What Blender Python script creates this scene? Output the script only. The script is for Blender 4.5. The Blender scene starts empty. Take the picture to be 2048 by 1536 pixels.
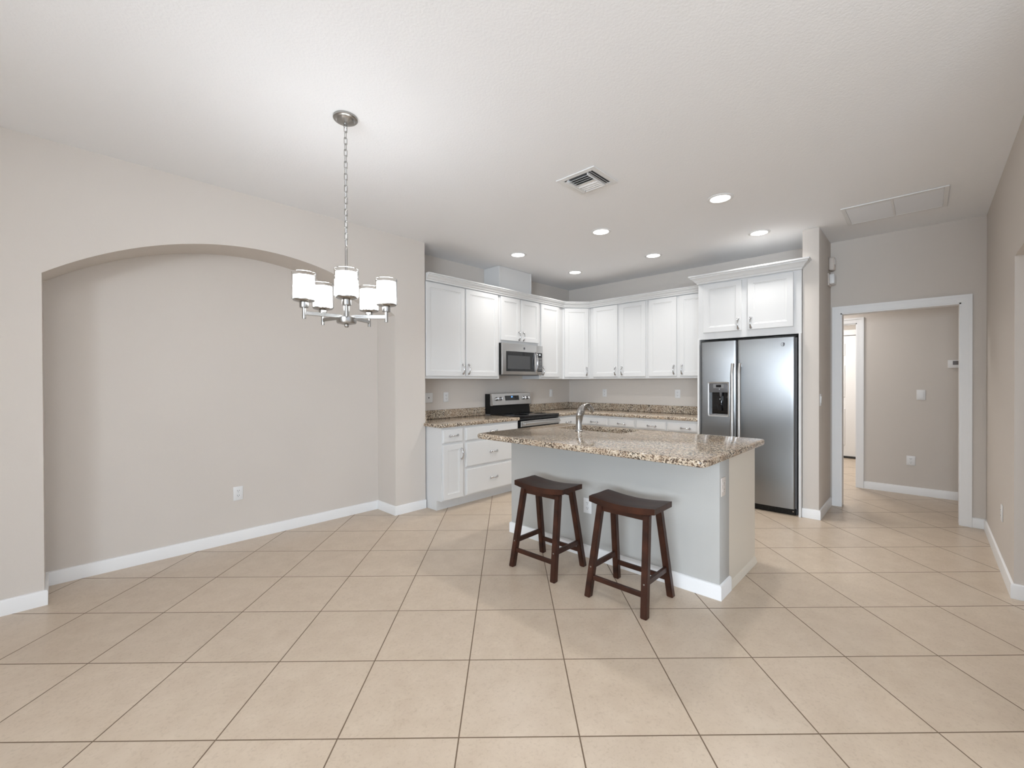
import bpy, bmesh, math, random
from mathutils import Vector, Matrix
random.seed(4)
SC = bpy.context.scene
COL = SC.collection
PI = math.pi

# ------------------------------------------------------------------ camera
cam_d = bpy.data.cameras.new('camera'); cam = bpy.data.objects.new('camera', cam_d); COL.objects.link(cam)
FWD = Vector((0.72307567, 0.69074549, -0.00567808)).normalized()
RGT = Vector((0.69073934, -0.72309633, -0.00329571)).normalized()
UPV = RGT.cross(FWD)
cam.matrix_world = Matrix(((RGT.x, UPV.x, -FWD.x, 0), (RGT.y, UPV.y, -FWD.y, 0), (RGT.z, UPV.z, -FWD.z, 1.35374), (0, 0, 0, 1)))
cam_d.sensor_width = 36; cam_d.lens = 866.88127 * 36 / 2048; cam_d.clip_start = 0.02; cam_d.clip_end = 100
SC.camera = cam

# ------------------------------------------------------------------ world, daylight, exposure
SC.view_settings.view_transform = 'Standard'; SC.view_settings.look = 'None'
SC.view_settings.gamma = 1; SC.view_settings.use_curve_mapping = False
SC.view_settings.exposure = 0.03
W = bpy.data.worlds.new('world'); SC.world = W; W.use_nodes = True
W.node_tree.nodes['Background'].inputs[0].default_value = (0.75, 0.86, 1.0, 1)
W.node_tree.nodes['Background'].inputs[1].default_value = 1.0

def area(name, loc, rot, sx, sy, power, color=(1, 1, 1), spread=PI):
    d = bpy.data.lights.new(name, 'AREA'); d.shape = 'RECTANGLE'; d.size = sx; d.size_y = sy
    d.energy = power; d.color = color; d.spread = spread
    o = bpy.data.objects.new(name, d); COL.objects.link(o); o.location = loc; o.rotation_euler = rot
    return o
H = 2.843                        # ceiling height
YL, YK = 3.89, 4.24              # left wall face, recess / kitchen wall face
XF = 5.80                        # kitchen + doorway wall face
YR = -0.395                      # right wall face
XB, YB = -4.2, -4.6              # rear walls of the open living space behind the camera
P = dict(rear=440, liv=11, near=8, liv2=12, hall=13, entry=42, can=6.3, shade=25.0, world=1.5)
W.node_tree.nodes['Background'].inputs[1].default_value = P['world']
# added area light outside the rear opening: daylight, tilted up to brighten the ceiling
area('rear_daylight_fill', (XB - 0.6, -1.6, 1.55), (0, -PI/2 - 0.52, 0), 1.3, 4.4, P['rear'], (0.88, 1.0, 1.12))
# added fill lights, unseen at ceiling height, behind and beside the camera
for lx, ly, k in ((-2.9, 2.3, 'liv'), (-2.9, -1.2, 'liv'), (-0.7, -1.6, 'liv'), (-0.5, 1.3, 'liv'), (1.1, 0.7, 'near'), (1.2, -2.6, 'liv2'), (3.6, -3.2, 'liv2')):
    area('added_fill_light', (lx, ly, H - 0.03), (0, 0, 0), 0.25, 0.25, P[k], (0.98, 0.99, 1.0))
# lamps of the hall and the entry beyond the cased opening (out of view above the door heads)
area('hall_lamp_light', (6.45, 1.3, 2.55), (0, 0, 0), 0.3, 0.3, P['hall'], (1.0, 0.98, 0.96))
area('entry_lamp_light', (8.3, 1.3, 2.55), (0, 0, 0), 0.5, 0.5, P['entry'], (1.0, 0.98, 0.95))
CAN_E, SHADE_E = 6.0, P['shade']

# ------------------------------------------------------------------ materials
def mat(name, col, rough=0.5, metal=0.0, spec=0.5, bump=None, emis=None, coat=0.0, var=None, aniso=None, alpha=None, trans=None, ior=None):
    m = bpy.data.materials.new(name); m.use_nodes = True
    nt = m.node_tree; b = nt.nodes['Principled BSDF']
    b.inputs['Base Color'].default_value = (*col, 1); b.inputs['Roughness'].default_value = rough
    b.inputs['Metallic'].default_value = metal; b.inputs['Specular IOR Level'].default_value = spec
    b.inputs['Coat Weight'].default_value = coat
    if trans: b.inputs['Transmission Weight'].default_value = trans
    if ior: b.inputs['IOR'].default_value = ior
    if emis:
        b.inputs['Emission Color'].default_value = (*emis[0], 1); b.inputs['Emission Strength'].default_value = emis[1]
    tc = nt.nodes.new('ShaderNodeTexCoord')
    if bump:                                    # (scale, detail, strength, distance)
        n = nt.nodes.new('ShaderNodeTexNoise'); n.inputs['Scale'].default_value = bump[0]; n.inputs['Detail'].default_value = bump[1]
        nt.links.new(tc.outputs['Object'], n.inputs['Vector'])
        k = nt.nodes.new('ShaderNodeBump'); k.inputs['Strength'].default_value = bump[2]; k.inputs['Distance'].default_value = bump[3]
        nt.links.new(n.outputs['Fac'], k.inputs['Height']); nt.links.new(k.outputs['Normal'], b.inputs['Normal'])
    if var:                                     # (scale vector, amount): low contrast mottling of the base colour
        mp = nt.nodes.new('ShaderNodeMapping'); mp.inputs['Scale'].default_value = var[0]
        n = nt.nodes.new('ShaderNodeTexNoise'); n.inputs['Scale'].default_value = 1; n.inputs['Detail'].default_value = 4
        nt.links.new(tc.outputs['Object'], mp.inputs['Vector']); nt.links.new(mp.outputs['Vector'], n.inputs['Vector'])
        r = nt.nodes.new('ShaderNodeMix'); r.data_type = 'RGBA'
        r.inputs[6].default_value = (*[c * (1 - var[1]) for c in col], 1); r.inputs[7].default_value = (*[min(1, c * (1 + var[1])) for c in col], 1)
        nt.links.new(n.outputs['Fac'], r.inputs[0]); nt.links.new(r.outputs[2], b.inputs['Base Color'])
    return m

M = {}
M['wall'] = mat('wall_paint', (0.665, 0.615, 0.566), 0.75, spec=0.25, bump=(170, 3, 0.25, 0.002))
M['ceil'] = mat('ceiling_paint', (0.90, 0.905, 0.92), 0.9, spec=0.1, bump=(85, 4, 0.30, 0.004))
M['trim'] = mat('trim_paint', (0.86, 0.86, 0.86), 0.4, bump=(30, 2, 0.03, 0.001))
M['cab'] = mat('cabinet_paint', (0.70, 0.70, 0.697), 0.38, bump=(40, 2, 0.03, 0.001))
M['plate'] = mat('white_plastic', (0.80, 0.80, 0.80), 0.35, bump=(60, 1, 0.02, 0.0005))
M['beigeplastic'] = mat('beige_painted_plastic', (0.64, 0.58, 0.53), 0.5, bump=(60, 1, 0.02, 0.0005))
M['slot'] = mat('dark_slot', (0.03, 0.03, 0.03), 0.6, bump=(60, 1, 0.02, 0.0005))
M['black'] = mat('black_enamel', (0.008, 0.008, 0.008), 0.3, spec=0.25, bump=(30, 1, 0.02, 0.0005))
M['blackglass'] = mat('black_glass', (0.006, 0.006, 0.007), 0.06, bump=(4, 1, 0.01, 0.0005))
M['rubber'] = mat('black_rubber', (0.015, 0.015, 0.015), 0.7, bump=(60, 1, 0.05, 0.0005))
M['chrome'] = mat('polished_chrome', (0.58, 0.58, 0.59), 0.10, 1.0, bump=(40, 1, 0.03, 0.0005))
M['nickel'] = mat('brushed_nickel', (0.40, 0.39, 0.375), 0.27, 1.0, bump=(120, 1, 0.05, 0.0005))
M['screen'] = mat('grey_window_mesh', (0.055, 0.056, 0.058), 0.15, bump=(200, 1, 0.05, 0.0005))
M['darkplastic'] = mat('dark_grey_plastic', (0.11, 0.11, 0.115), 0.35, bump=(60, 1, 0.03, 0.0005))
M['duct'] = mat('dark_duct', (0.10, 0.10, 0.10), 0.8, bump=(60, 1, 0.03, 0.0005))
M['filter'] = mat('grey_filter_grille', (0.74, 0.74, 0.75), 0.7, bump=(80, 1, 0.1, 0.001))
M['blue'] = mat('blue_digits', (0.02, 0.1, 0.3), 0.4, emis=((0.15, 0.45, 1.0), 2.0))
M['whitedigit'] = mat('white_digits', (0.5, 0.5, 0.5), 0.4, emis=((0.9, 0.95, 1.0), 0.8))
M['lcd'] = mat('thermostat_screen', (0.10, 0.075, 0.06), 0.3, bump=(60, 1, 0.02, 0.0005))
M['can'] = mat('lit_lens', (0.9, 0.9, 0.9), 0.5, emis=((1.0, 0.98, 0.95), CAN_E))
M['shade'] = mat('lit_opal_glass', (0.95, 0.95, 0.95), 0.4, emis=((0.97, 1.0, 1.02), SHADE_E))
M['glass'] = mat('clear_glass', (1, 1, 1), 0.02, trans=1.0, ior=1.25)
M['emblem'] = mat('grey_emblem', (0.16, 0.16, 0.17), 0.3, 0.7, bump=(60, 1, 0.02, 0.0005))

def steel(name, base, stretch, rough, streak):
    m = mat(name, base, rough, 1.0); nt = m.node_tree; b = nt.nodes['Principled BSDF']
    tc = nt.nodes.new('ShaderNodeTexCoord'); mp = nt.nodes.new('ShaderNodeMapping'); mp.inputs['Scale'].default_value = stretch
    n = nt.nodes.new('ShaderNodeTexNoise'); n.inputs['Scale'].default_value = 1; n.inputs['Detail'].default_value = 3
    nt.links.new(tc.outputs['Object'], mp.inputs['Vector']); nt.links.new(mp.outputs['Vector'], n.inputs['Vector'])
    mr = nt.nodes.new('ShaderNodeMapRange'); mr.inputs['To Min'].default_value = rough - streak; mr.inputs['To Max'].default_value = rough + streak
    nt.links.new(n.outputs['Fac'], mr.inputs['Value']); nt.links.new(mr.outputs['Result'], b.inputs['Roughness'])
    k = nt.nodes.new('ShaderNodeBump'); k.inputs['Strength'].default_value = 0.05; k.inputs['Distance'].default_value = 0.001
    nt.links.new(n.outputs['Fac'], k.inputs['Height']); nt.links.new(k.outputs['Normal'], b.inputs['Normal'])
    t = nt.nodes.new('ShaderNodeCombineXYZ'); t.inputs[2].default_value = 1.0
    b.inputs['Anisotropic'].default_value = 0.92; b.inputs['Anisotropic Rotation'].default_value = 0.25
    nt.links.new(t.outputs[0], b.inputs['Tangent'])
    return m
M['steel'] = steel('brushed_stainless_steel', (0.27, 0.27, 0.27), (900, 5, 900), 0.30, 0.05)
M['steel2'] = mat('satin_stainless_steel', (0.55, 0.545, 0.54), 0.32, 1.0, bump=(200, 1, 0.05, 0.0005))
M['sinksteel'] = mat('sink_stainless_steel', (0.62, 0.61, 0.60), 0.25, 1.0, bump=(200, 1, 0.04, 0.0005))

def granite():
    m = mat('speckled_granite', (0.5, 0.4, 0.3), 0.12); nt = m.node_tree; b = nt.nodes['Principled BSDF']; L = nt.links
    tc = nt.nodes.new('ShaderNodeTexCoord')
    def noise(scale, detail, rough=0.6):
        n = nt.nodes.new('ShaderNodeTexNoise'); n.inputs['Scale'].default_value = scale; n.inputs['Detail'].default_value = detail
        n.inputs['Roughness'].default_value = rough; L.new(tc.outputs['Object'], n.inputs['Vector']); return n
    def ramp(src, stops):
        r = nt.nodes.new('ShaderNodeValToRGB'); L.new(src, r.inputs[0])
        while len(r.color_ramp.elements) < len(stops): r.color_ramp.elements.new(0.5)
        for e, (p, c) in zip(r.color_ramp.elements, stops): e.position = p; e.color = (*c, 1)
        return r
    def mix(a, bb, f):
        x = nt.nodes.new('ShaderNodeMix'); x.data_type = 'RGBA'; L.new(f, x.inputs[0]); L.new(a, x.inputs[6]); L.new(bb, x.inputs[7]); return x.outputs[2]
    v = nt.nodes.new('ShaderNodeTexVoronoi'); v.inputs['Scale'].default_value = 100; L.new(tc.outputs['Object'], v.inputs['Vector'])
    sep = nt.nodes.new('ShaderNodeSeparateColor'); L.new(v.outputs['Color'], sep.inputs[0])
    base = ramp(sep.outputs[0], [(0.0, (0.36, 0.285, 0.205)), (0.35, (0.53, 0.45, 0.345)), (0.62, (0.66, 0.585, 0.47)), (0.85, (0.33, 0.235, 0.155)), (1.0, (0.76, 0.70, 0.60))])
    v2 = nt.nodes.new('ShaderNodeTexVoronoi'); v2.inputs['Scale'].default_value = 140; L.new(tc.outputs['Object'], v2.inputs['Vector'])
    sep2 = nt.nodes.new('ShaderNodeSeparateColor'); L.new(v2.outputs['Color'], sep2.inputs[0])
    cl = noise(16, 3)
    ad = nt.nodes.new('ShaderNodeMath'); ad.operation = 'MULTIPLY_ADD'; ad.inputs[1].default_value = 0.55; L.new(cl.outputs['Fac'], ad.inputs[0]); L.new(sep2.outputs[1], ad.inputs[2])
    dark = ramp(ad.outputs[0], [(0.0, (0, 0, 0)), (0.92, (0, 0, 0)), (0.95, (1, 1, 1)), (1.0, (1, 1, 1))])
    dk = nt.nodes.new('ShaderNodeRGB'); dk.outputs[0].default_value = (0.045, 0.032, 0.026, 1)
    c1 = mix(base.outputs[0], dk.outputs[0], dark.outputs[0])
    bl = noise(7, 4); blr = ramp(bl.outputs['Fac'], [(0.40, (0, 0, 0)), (0.70, (0.5, 0.5, 0.5))])
    rd = nt.nodes.new('ShaderNodeRGB'); rd.outputs[0].default_value = (0.42, 0.29, 0.195, 1)
    c2 = mix(c1, rd.outputs[0], blr.outputs[0])
    L.new(c2, b.inputs['Base Color'])
    return m
M['granite'] = granite()

def wood():
    m = mat('dark_mahogany_stain', (0.03, 0.01, 0.006), 0.38, spec=0.35); nt = m.node_tree; b = nt.nodes['Principled BSDF']; L = nt.links
    tc = nt.nodes.new('ShaderNodeTexCoord'); mp = nt.nodes.new('ShaderNodeMapping'); mp.inputs['Scale'].default_value = (55, 6, 9)
    n = nt.nodes.new('ShaderNodeTexNoise'); n.inputs['Scale'].default_value = 1; n.inputs['Detail'].default_value = 5
    L.new(tc.outputs['Object'], mp.inputs['Vector']); L.new(mp.outputs['Vector'], n.inputs['Vector'])
    r = nt.nodes.new('ShaderNodeValToRGB'); L.new(n.outputs['Fac'], r.inputs[0])
    r.color_ramp.elements[0].position = 0.3; r.color_ramp.elements[0].color = (0.020, 0.0075, 0.0045, 1)
    r.color_ramp.elements[1].position = 0.75; r.color_ramp.elements[1].color = (0.058, 0.019, 0.010, 1)
    L.new(r.outputs[0], b.inputs['Base Color']); return m
M['wood'] = wood()

def floor_tiles():
    m = mat('beige_porcelain_tile', (0.6, 0.5, 0.4), 0.33); nt = m.node_tree; b = nt.nodes['Principled BSDF']; L = nt.links
    S, TH, TX, TY = 0.46, math.radians(45.79514), 0.71391908, 0.96217649
    tc = nt.nodes.new('ShaderNodeTexCoord'); mp = nt.nodes.new('ShaderNodeMapping')
    mp.inputs['Scale'].default_value = (1/S, 1/S, 1); mp.inputs['Rotation'].default_value = (0, 0, TH)
    c, s = math.cos(TH), math.sin(TH)
    mp.inputs['Location'].default_value = (-(c*TX - s*TY)/S + 50, -(s*TX + c*TY)/S + 50, 0)
    L.new(tc.outputs['Object'], mp.inputs['Vector'])
    sp = nt.nodes.new('ShaderNodeSeparateXYZ'); L.new(mp.outputs['Vector'], sp.inputs[0])
    def mth(op, a, v=None):
        x = nt.nodes.new('ShaderNodeMath'); x.operation = op
        if isinstance(a, float): x.inputs[0].default_value = a
        else: L.new(a, x.inputs[0])
        if v is not None:
            if isinstance(v, float): x.inputs[1].default_value = v
            else: L.new(v, x.inputs[1])
        return x.outputs[0]
    ds, fl = [], []
    for k in (0, 1):
        f = mth('FRACT', sp.outputs[k]); a = mth('ABSOLUTE', mth('SUBTRACT', f, 0.5)); ds.append(mth('SUBTRACT', 0.5, a)); fl.append(mth('FLOOR', sp.outputs[k]))
    d = mth('MINIMUM', ds[0], ds[1])
    g = nt.nodes.new('ShaderNodeMapRange'); g.inputs['From Min'].default_value = 0.0042; g.inputs['From Max'].default_value = 0.0072
    L.new(d, g.inputs['Value'])                                       # 0 in the grout, 1 on the tile
    cx = nt.nodes.new('ShaderNodeCombineXYZ'); L.new(fl[0], cx.inputs[0]); L.new(fl[1], cx.inputs[1])
    wn = nt.nodes.new('ShaderNodeTexWhiteNoise'); L.new(cx.outputs[0], wn.inputs['Vector'])
    def noise(scale, detail, rough=0.6, vec=None):
        n = nt.nodes.new('ShaderNodeTexNoise'); n.inputs['Scale'].default_value = scale; n.inputs['Detail'].default_value = detail
        n.inputs['Roughness'].default_value = rough; L.new(vec or tc.outputs['Object'], n.inputs['Vector']); return n.outputs['Fac']
    # each tile shows its own piece of the cloud pattern
    va = nt.nodes.new('ShaderNodeVectorMath'); va.operation = 'MULTIPLY_ADD'; L.new(wn.outputs['Color'], va.inputs[0]); va.inputs[1].default_value = (20, 20, 20); L.new(tc.outputs['Object'], va.inputs[2])
    n1 = noise(9, 6, 0.65, va.outputs[0]); n2 = noise(70, 3, 0.7, va.outputs[0])
    r1 = nt.nodes.new('ShaderNodeValToRGB'); L.new(n1, r1.inputs[0])
    e = r1.color_ramp.elements; e[0].position = 0.30; e[0].color = (0.525, 0.422, 0.322, 1); e[1].position = 0.70; e[1].color = (0.592, 0.488, 0.382, 1)
    r2 = nt.nodes.new('ShaderNodeValToRGB'); L.new(n2, r2.inputs[0])
    e = r2.color_ramp.elements; e[0].position = 0.25; e[0].color = (0.84, 0.82, 0.80, 1); e[1].position = 0.48; e[1].color = (1, 1, 1, 1)
    mu = nt.nodes.new('ShaderNodeMix'); mu.data_type = 'RGBA'; mu.blend_type = 'MULTIPLY'; mu.inputs[0].default_value = 1.0
    L.new(r1.outputs[0], mu.inputs[6]); L.new(r2.outputs[0], mu.inputs[7])
    tv = nt.nodes.new('ShaderNodeMapRange'); tv.inputs['To Min'].default_value = 0.97; tv.inputs['To Max'].default_value = 1.03; L.new(wn.outputs['Value'], tv.inputs['Value'])
    m2 = nt.nodes.new('ShaderNodeVectorMath'); m2.operation = 'SCALE'; L.new(mu.outputs[2], m2.inputs[0]); L.new(tv.outputs['Result'], m2.inputs['Scale'])
    gm = nt.nodes.new('ShaderNodeMix'); gm.data_type = 'RGBA'; gm.inputs[6].default_value = (0.155, 0.105, 0.068, 1)
    L.new(g.outputs['Result'], gm.inputs[0]); L.new(m2.outputs[0], gm.inputs[7]); L.new(gm.outputs[2], b.inputs['Base Color'])
    rr = nt.nodes.new('ShaderNodeMapRange'); rr.inputs['To Min'].default_value = 0.8; rr.inputs['To Max'].default_value = 0.30
    L.new(g.outputs['Result'], rr.inputs['Value']); L.new(rr.outputs['Result'], b.inputs['Roughness'])
    k = nt.nodes.new('ShaderNodeBump'); k.inputs['Strength'].default_value = 0.5; k.inputs['Distance'].default_value = 0.002
    L.new(g.outputs['Result'], k.inputs['Height']); L.new(k.outputs['Normal'], b.inputs['Normal'])
    return m
M['tile'] = floor_tiles()

# ------------------------------------------------------------------ mesh helpers
def NB(): return bmesh.new()
def box(bm, x0, x1, y0, y1, z0, z1, bev=0.0, seg=2):
    vs = bmesh.ops.create_cube(bm, size=1.0)['verts']
    for v in vs: v.co = Vector(((x0+x1)/2 + v.co.x*(x1-x0), (y0+y1)/2 + v.co.y*(y1-y0), (z0+z1)/2 + v.co.z*(z1-z0)))
    if bev > 0:
        es = list({e for v in vs for e in v.link_edges})
        bmesh.ops.bevel(bm, geom=es, offset=min(bev, 0.45*min(x1-x0, y1-y0, z1-z0)), segments=seg, affect='EDGES', profile=0.5)
    return bm
def obj(name, bm, m, parent=None, smooth=35, label=None):
    bmesh.ops.recalc_face_normals(bm, faces=bm.faces[:])
    me = bpy.data.meshes.new(name); bm.to_mesh(me); bm.free()
    me.materials.append(M[m] if isinstance(m, str) else m)
    if smooth:
        for p in me.polygons: p.use_smooth = True
        me.set_sharp_from_angle(angle=math.radians(smooth))
    o = bpy.data.objects.new(name, me); COL.objects.link(o)
    if parent: o.parent = parent
    if label: o['label'] = label
    return o
def share(name, src, m, parent, loc=(0, 0, 0), rot=(0, 0, 0), label=None):
    o = bpy.data.objects.new(name, src); COL.objects.link(o); o.parent = parent; o.location = loc; o.rotation_euler = rot
    if label: o['label'] = label
    return o
def thing(name, label, cat, loc=(0, 0, 0), rz=0.0, group=None):
    o = bpy.data.objects.new(name, None); COL.objects.link(o); o.location = loc; o.rotation_euler = (0, 0, rz)
    o.empty_display_size = 0.1; o['label'] = label; o['category'] = cat
    if group: o['group'] = group
    return o
def tag(o, label, cat, group=None):
    o['label'] = label; o['category'] = cat
    if group: o['group'] = group
    return o
def struct(name, bm, m, parent=None, smooth=35):
    o = obj(name, bm, m, parent, smooth)
    if not parent: o['kind'] = 'structure'
    return o
def lathe(bm, prof, n=32, c=(0, 0, 0), axis='Z'):
    rings = []
    for r, z in prof:
        ring = []
        for i in range(n):
            a = 2*PI*i/n
            p = (r*math.cos(a), r*math.sin(a), z)
            if axis == 'Y': p = (p[0], p[2], p[1])
            if axis == 'X': p = (p[2], p[0], p[1])
            ring.append(bm.verts.new((c[0]+p[0], c[1]+p[1], c[2]+p[2])))
        rings.append(ring)
    for a, b in zip(rings, rings[1:]):
        for i in range(n): bm.faces.new((a[i], a[(i+1) % n], b[(i+1) % n], b[i]))
    if prof[0][0] > 1e-6: bm.faces.new(rings[0])
    if prof[-1][0] > 1e-6: bm.faces.new(rings[-1][::-1])
    bmesh.ops.remove_doubles(bm, verts=[v for r in rings for v in r], dist=1e-6)
    return bm
def tube(bm, pts, rad, n=12, closed=False, flat=None):
    pts = [Vector(p) for p in pts]; N = len(pts)
    rad = rad if isinstance(rad, (list, tuple)) else [rad]*N
    rings = []; ref = None
    for i, p in enumerate(pts):
        if closed: t = pts[(i+1) % N] - pts[i-1]
        else: t = pts[min(i+1, N-1)] - pts[max(i-1, 0)]
        t.normalize()
        if ref is None: ref = Vector((0, 0, 1)) if abs(t.z) < 0.9 else Vector((1, 0, 0))
        u = (ref - t*ref.dot(t)).normalized(); w = t.cross(u); ref = u
        fl = flat[i] if flat else 1.0
        rings.append([bm.verts.new(p + u*(rad[i]*math.cos(2*PI*k/n)) + w*(rad[i]*fl*math.sin(2*PI*k/n))) for k in range(n)])
    rng = range(N) if closed else range(N-1)
    for i in rng:
        a, b = rings[i], rings[(i+1) % N]
        for k in range(n): bm.faces.new((a[k], a[(k+1) % n], b[(k+1) % n], b[k]))
    if not closed: bm.faces.new(rings[0][::-1]); bm.faces.new(rings[-1])
    return bm
def sweep(bm, path, prof, up=True):
    """sweep a profile of (outward offset, z) points along an open plan path; outward is to the right of travel"""
    P = [Vector(p) for p in path]; rows = []
    for i, p in enumerate(P):
        n = Vector((0, 0)); ds = []
        if i > 0: ds.append((P[i]-P[i-1]).normalized())
        if i < len(P)-1: ds.append((P[i+1]-P[i]).normalized())
        ns = [Vector((d.y, -d.x)) for d in ds]
        n = sum(ns, Vector((0, 0))) if len(ns) > 1 else ns[0]
        n = n / n.length; n = n / max(0.2, n.dot(ns[0]))
        rows.append([bm.verts.new((p.x + n.x*o, p.y + n.y*o, z)) for o, z in prof])
    k = len(prof)
    for a, b in zip(rows, rows[1:]):
        for j in range(k): bm.faces.new((a[j], a[(j+1) % k], b[(j+1) % k], b[j]))
    bm.faces.new(rows[0]); bm.faces.new(rows[-1][::-1])
    return bm
def prism(bm, loop, d):
    """extrude a planar loop of 3-D points by vector d"""
    d = Vector(d); a = [bm.verts.new(p) for p in loop]; b = [bm.verts.new(Vector(p)+d) for p in loop]; n = len(a)
    bm.faces.new(a[::-1]); bm.faces.new(b)
    for i in range(n): bm.faces.new((a[i], a[(i+1) % n], b[(i+1) % n], b[i]))
    bmesh.ops.recalc_face_normals(bm, faces=bm.faces[:]); bm.normal_update()
    return bm
def rrect(x0, x1, y0, y1, r, n=6):
    out = []
    for cx, cy, a0 in ((x1-r, y1-r, 0), (x0+r, y1-r, PI/2), (x0+r, y0+r, PI), (x1-r, y0+r, 3*PI/2)):
        for i in range(n+1):
            a = a0 + PI/2*i/n; out.append((cx + r*math.cos(a), cy + r*math.sin(a)))
    return out
def offset_poly(pts, d):
    """inset a counter-clockwise polygon by d"""
    n = len(pts); out = []
    for i in range(n):
        p0, p, p1 = Vector(pts[i-1]), Vector(pts[i]), Vector(pts[(i+1) % n])
        a = (p-p0).normalized(); b = (p1-p).normalized()
        na, nb = Vector((-a.y, a.x)), Vector((-b.y, b.x)); m = na+nb; m = m/m.length; m = m/max(0.3, m.dot(na))
        out.append((p.x + m.x*d, p.y + m.y*d))
    return out
def slab(bm, outline, z0, z1, r, hole=None):
    """stone slab with a rounded edge all round, and an optional cut-out"""
    t = z1 - z0; rings = []
    st = [(r, z0), (r*0.3, z0 + r*0.3), (0, z0 + r), (0, z1 - r), (r*0.12, z1 - r*0.5), (r*0.45, z1 - r*0.14), (r, z1)]
    for d, z in st: rings.append([bm.verts.new((x, y, z)) for x, y in offset_poly(outline, d)])
    n = len(outline)
    for a, b in zip(rings, rings[1:]):
        for i in range(n): bm.faces.new((a[i], a[(i+1) % n], b[(i+1) % n], b[i]))
    hv = None
    if hole:
        hv = [[bm.verts.new((x, y, z)) for x, y in hole] for z in (z0, z1)]
        for i in range(len(hole)): bm.faces.new((hv[0][i], hv[0][(i+1) % len(hole)], hv[1][(i+1) % len(hole)], hv[1][i]))
    for ring, k in ((rings[0], 0), (rings[-1], 1)):
        if not hole: bm.faces.new(ring)
        else:
            es = [bm.edges.get((ring[i], ring[(i+1) % n])) for i in range(n)]
            h = hv[k]; es += [bm.edges.get((h[i], h[(i+1) % len(h)])) for i in range(len(h))]
            bmesh.ops.triangle_fill(bm, use_beauty=True, use_dissolve=True, edges=es)
    return bm
def shaker(w, h, rail=0.057, t=0.02, bead=0.012, deep=0.007):
    """a framed door or drawer front with a recessed panel, x 0..w, z 0..h, front face at y=-t"""
    bm = NB()
    def ring(d, y): return [bm.verts.new(p) for p in ((d, y, d), (w-d, y, d), (w-d, y, h-d), (d, y, h-d))]
    rr = [ring(0, 0), ring(0, -t+0.003), ring(0.003, -t), ring(rail, -t), ring(rail+0.003, -t+deep*0.7), ring(rail+bead, -t+deep*0.7), ring(rail+bead+0.002, -t+deep)]
    for a, b in zip(rr, rr[1:]):
        for i in range(4): bm.faces.new((a[i], a[(i+1) % 4], b[(i+1) % 4], b[i]))
    bm.faces.new(rr[-1]); bm.faces.new(rr[0][::-1])
    return bm
def flat_front(w, h, t=0.02):
    bm = NB()
    def ring(d, y): return [bm.verts.new(p) for p in ((d, y, d), (w-d, y, d), (w-d, y, h-d), (d, y, h-d))]
    rr = [ring(0, 0), ring(0, -t+0.008), ring(0.004, -t+0.004), ring(0.010, -t+0.004), ring(0.012, -t)]
    for a, b in zip(rr, rr[1:]):
        for i in range(4): bm.faces.new((a[i], a[(i+1) % 4], b[(i+1) % 4], b[i]))
    bm.faces.new(rr[-1]); bm.faces.new(rr[0][::-1])
    return bm

# ------------------------------------------------------------------ setting: floor, ceiling, walls
bm = NB(); box(bm, XB-0.3, 10.2, YB-0.3, YK+0.3, -0.12, 0); struct('floor', bm, 'tile')
bm = NB(); box(bm, XB-0.12, XF, YB-0.12, YK, H, H+0.12); struct('ceiling', bm, 'ceil', smooth=0)
bm = NB(); box(bm, XF+0.12, 10.2, -1.5, 3.0, 2.60, 2.72); struct('ceiling_hall', bm, 'ceil', smooth=0)

# left wall: a thick furred wall with an arched niche; its back is the kitchen wall plane
A0, A1, AC, AR, AZ = -0.066, 2.358, 1.146, 2.04, 2.424
def arch_z(x): return AZ - AR + math.sqrt(AR*AR - (x-AC)**2)
loop = [(XB, YL, 0), (A0, YL, 0)]
NA = 48
for i in range(NA+1):
    x = A0 + (A1-A0)*i/NA; loop.append((x, YL, arch_z(x)))
loop += [(A1, YL, 0), (2.722, YL, 0), (2.722, YL, H), (XB, YL, H)]
bm = NB(); prism(bm, loop, (0, YK-YL, 0)); bmesh.ops.triangulate(bm, faces=[f for f in bm.faces if len(f.verts) > 4]); struct('wall_left', bm, 'wall', smooth=0)
bm = NB(); box(bm, XB, XF+0.12, YK, YK+0.12, 0, H); struct('wall_back', bm, 'wall', smooth=0)
# kitchen / doorway wall with the cased opening
DY0, DY1, DZ = -0.235, 0.663, 2.072
bm = NB(); prism(bm, [(XF, YK, 0), (XF, DY1, 0), (XF, DY1, DZ), (XF, DY0, DZ), (XF, DY0, 0), (XF, YR-0.15, 0), (XF, YR-0.15, H), (XF, YK, H)], (0.12, 0, 0)); struct('wall_far', bm, 'wall', smooth=0)
bm = NB(); box(bm, 5.10, XF, 0.75, 0.888, 0, H, 0.006, 2); struct('wall_wing', bm, 'wall', smooth=40)
# right wall with a wide opening, and the wall of the passage behind it
RX = 4.085
bm = NB(); prism(bm, [(XF, YR, 0), (RX, YR, 0), (RX, YR, 2.12), (2.5, YR, 2.12), (2.5, YR, 0), (2.2, YR, 0), (2.2, YR, H), (XF, YR, H)], (0, -0.14, 0)); struct('wall_right', bm, 'wall', smooth=0)
bm = NB(); box(bm, 4.5, 4.62, YB, YR-0.14, 0, H); struct('wall_passage', bm, 'wall', smooth=0)
bm = NB(); box(bm, 2.2, 2.34, -2.6, YR-0.14, 0, H); struct('light_block_right', bm, 'wall', smooth=0)  # added partition out of view, keeps rear light off the opening's jamb
bm = NB(); box(bm, -2.32, -2.2, 1.25, YL, 0, H); struct('light_block_left', bm, 'wall', smooth=0)  # added blocker behind the camera, dims the near end of the left wall
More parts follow.
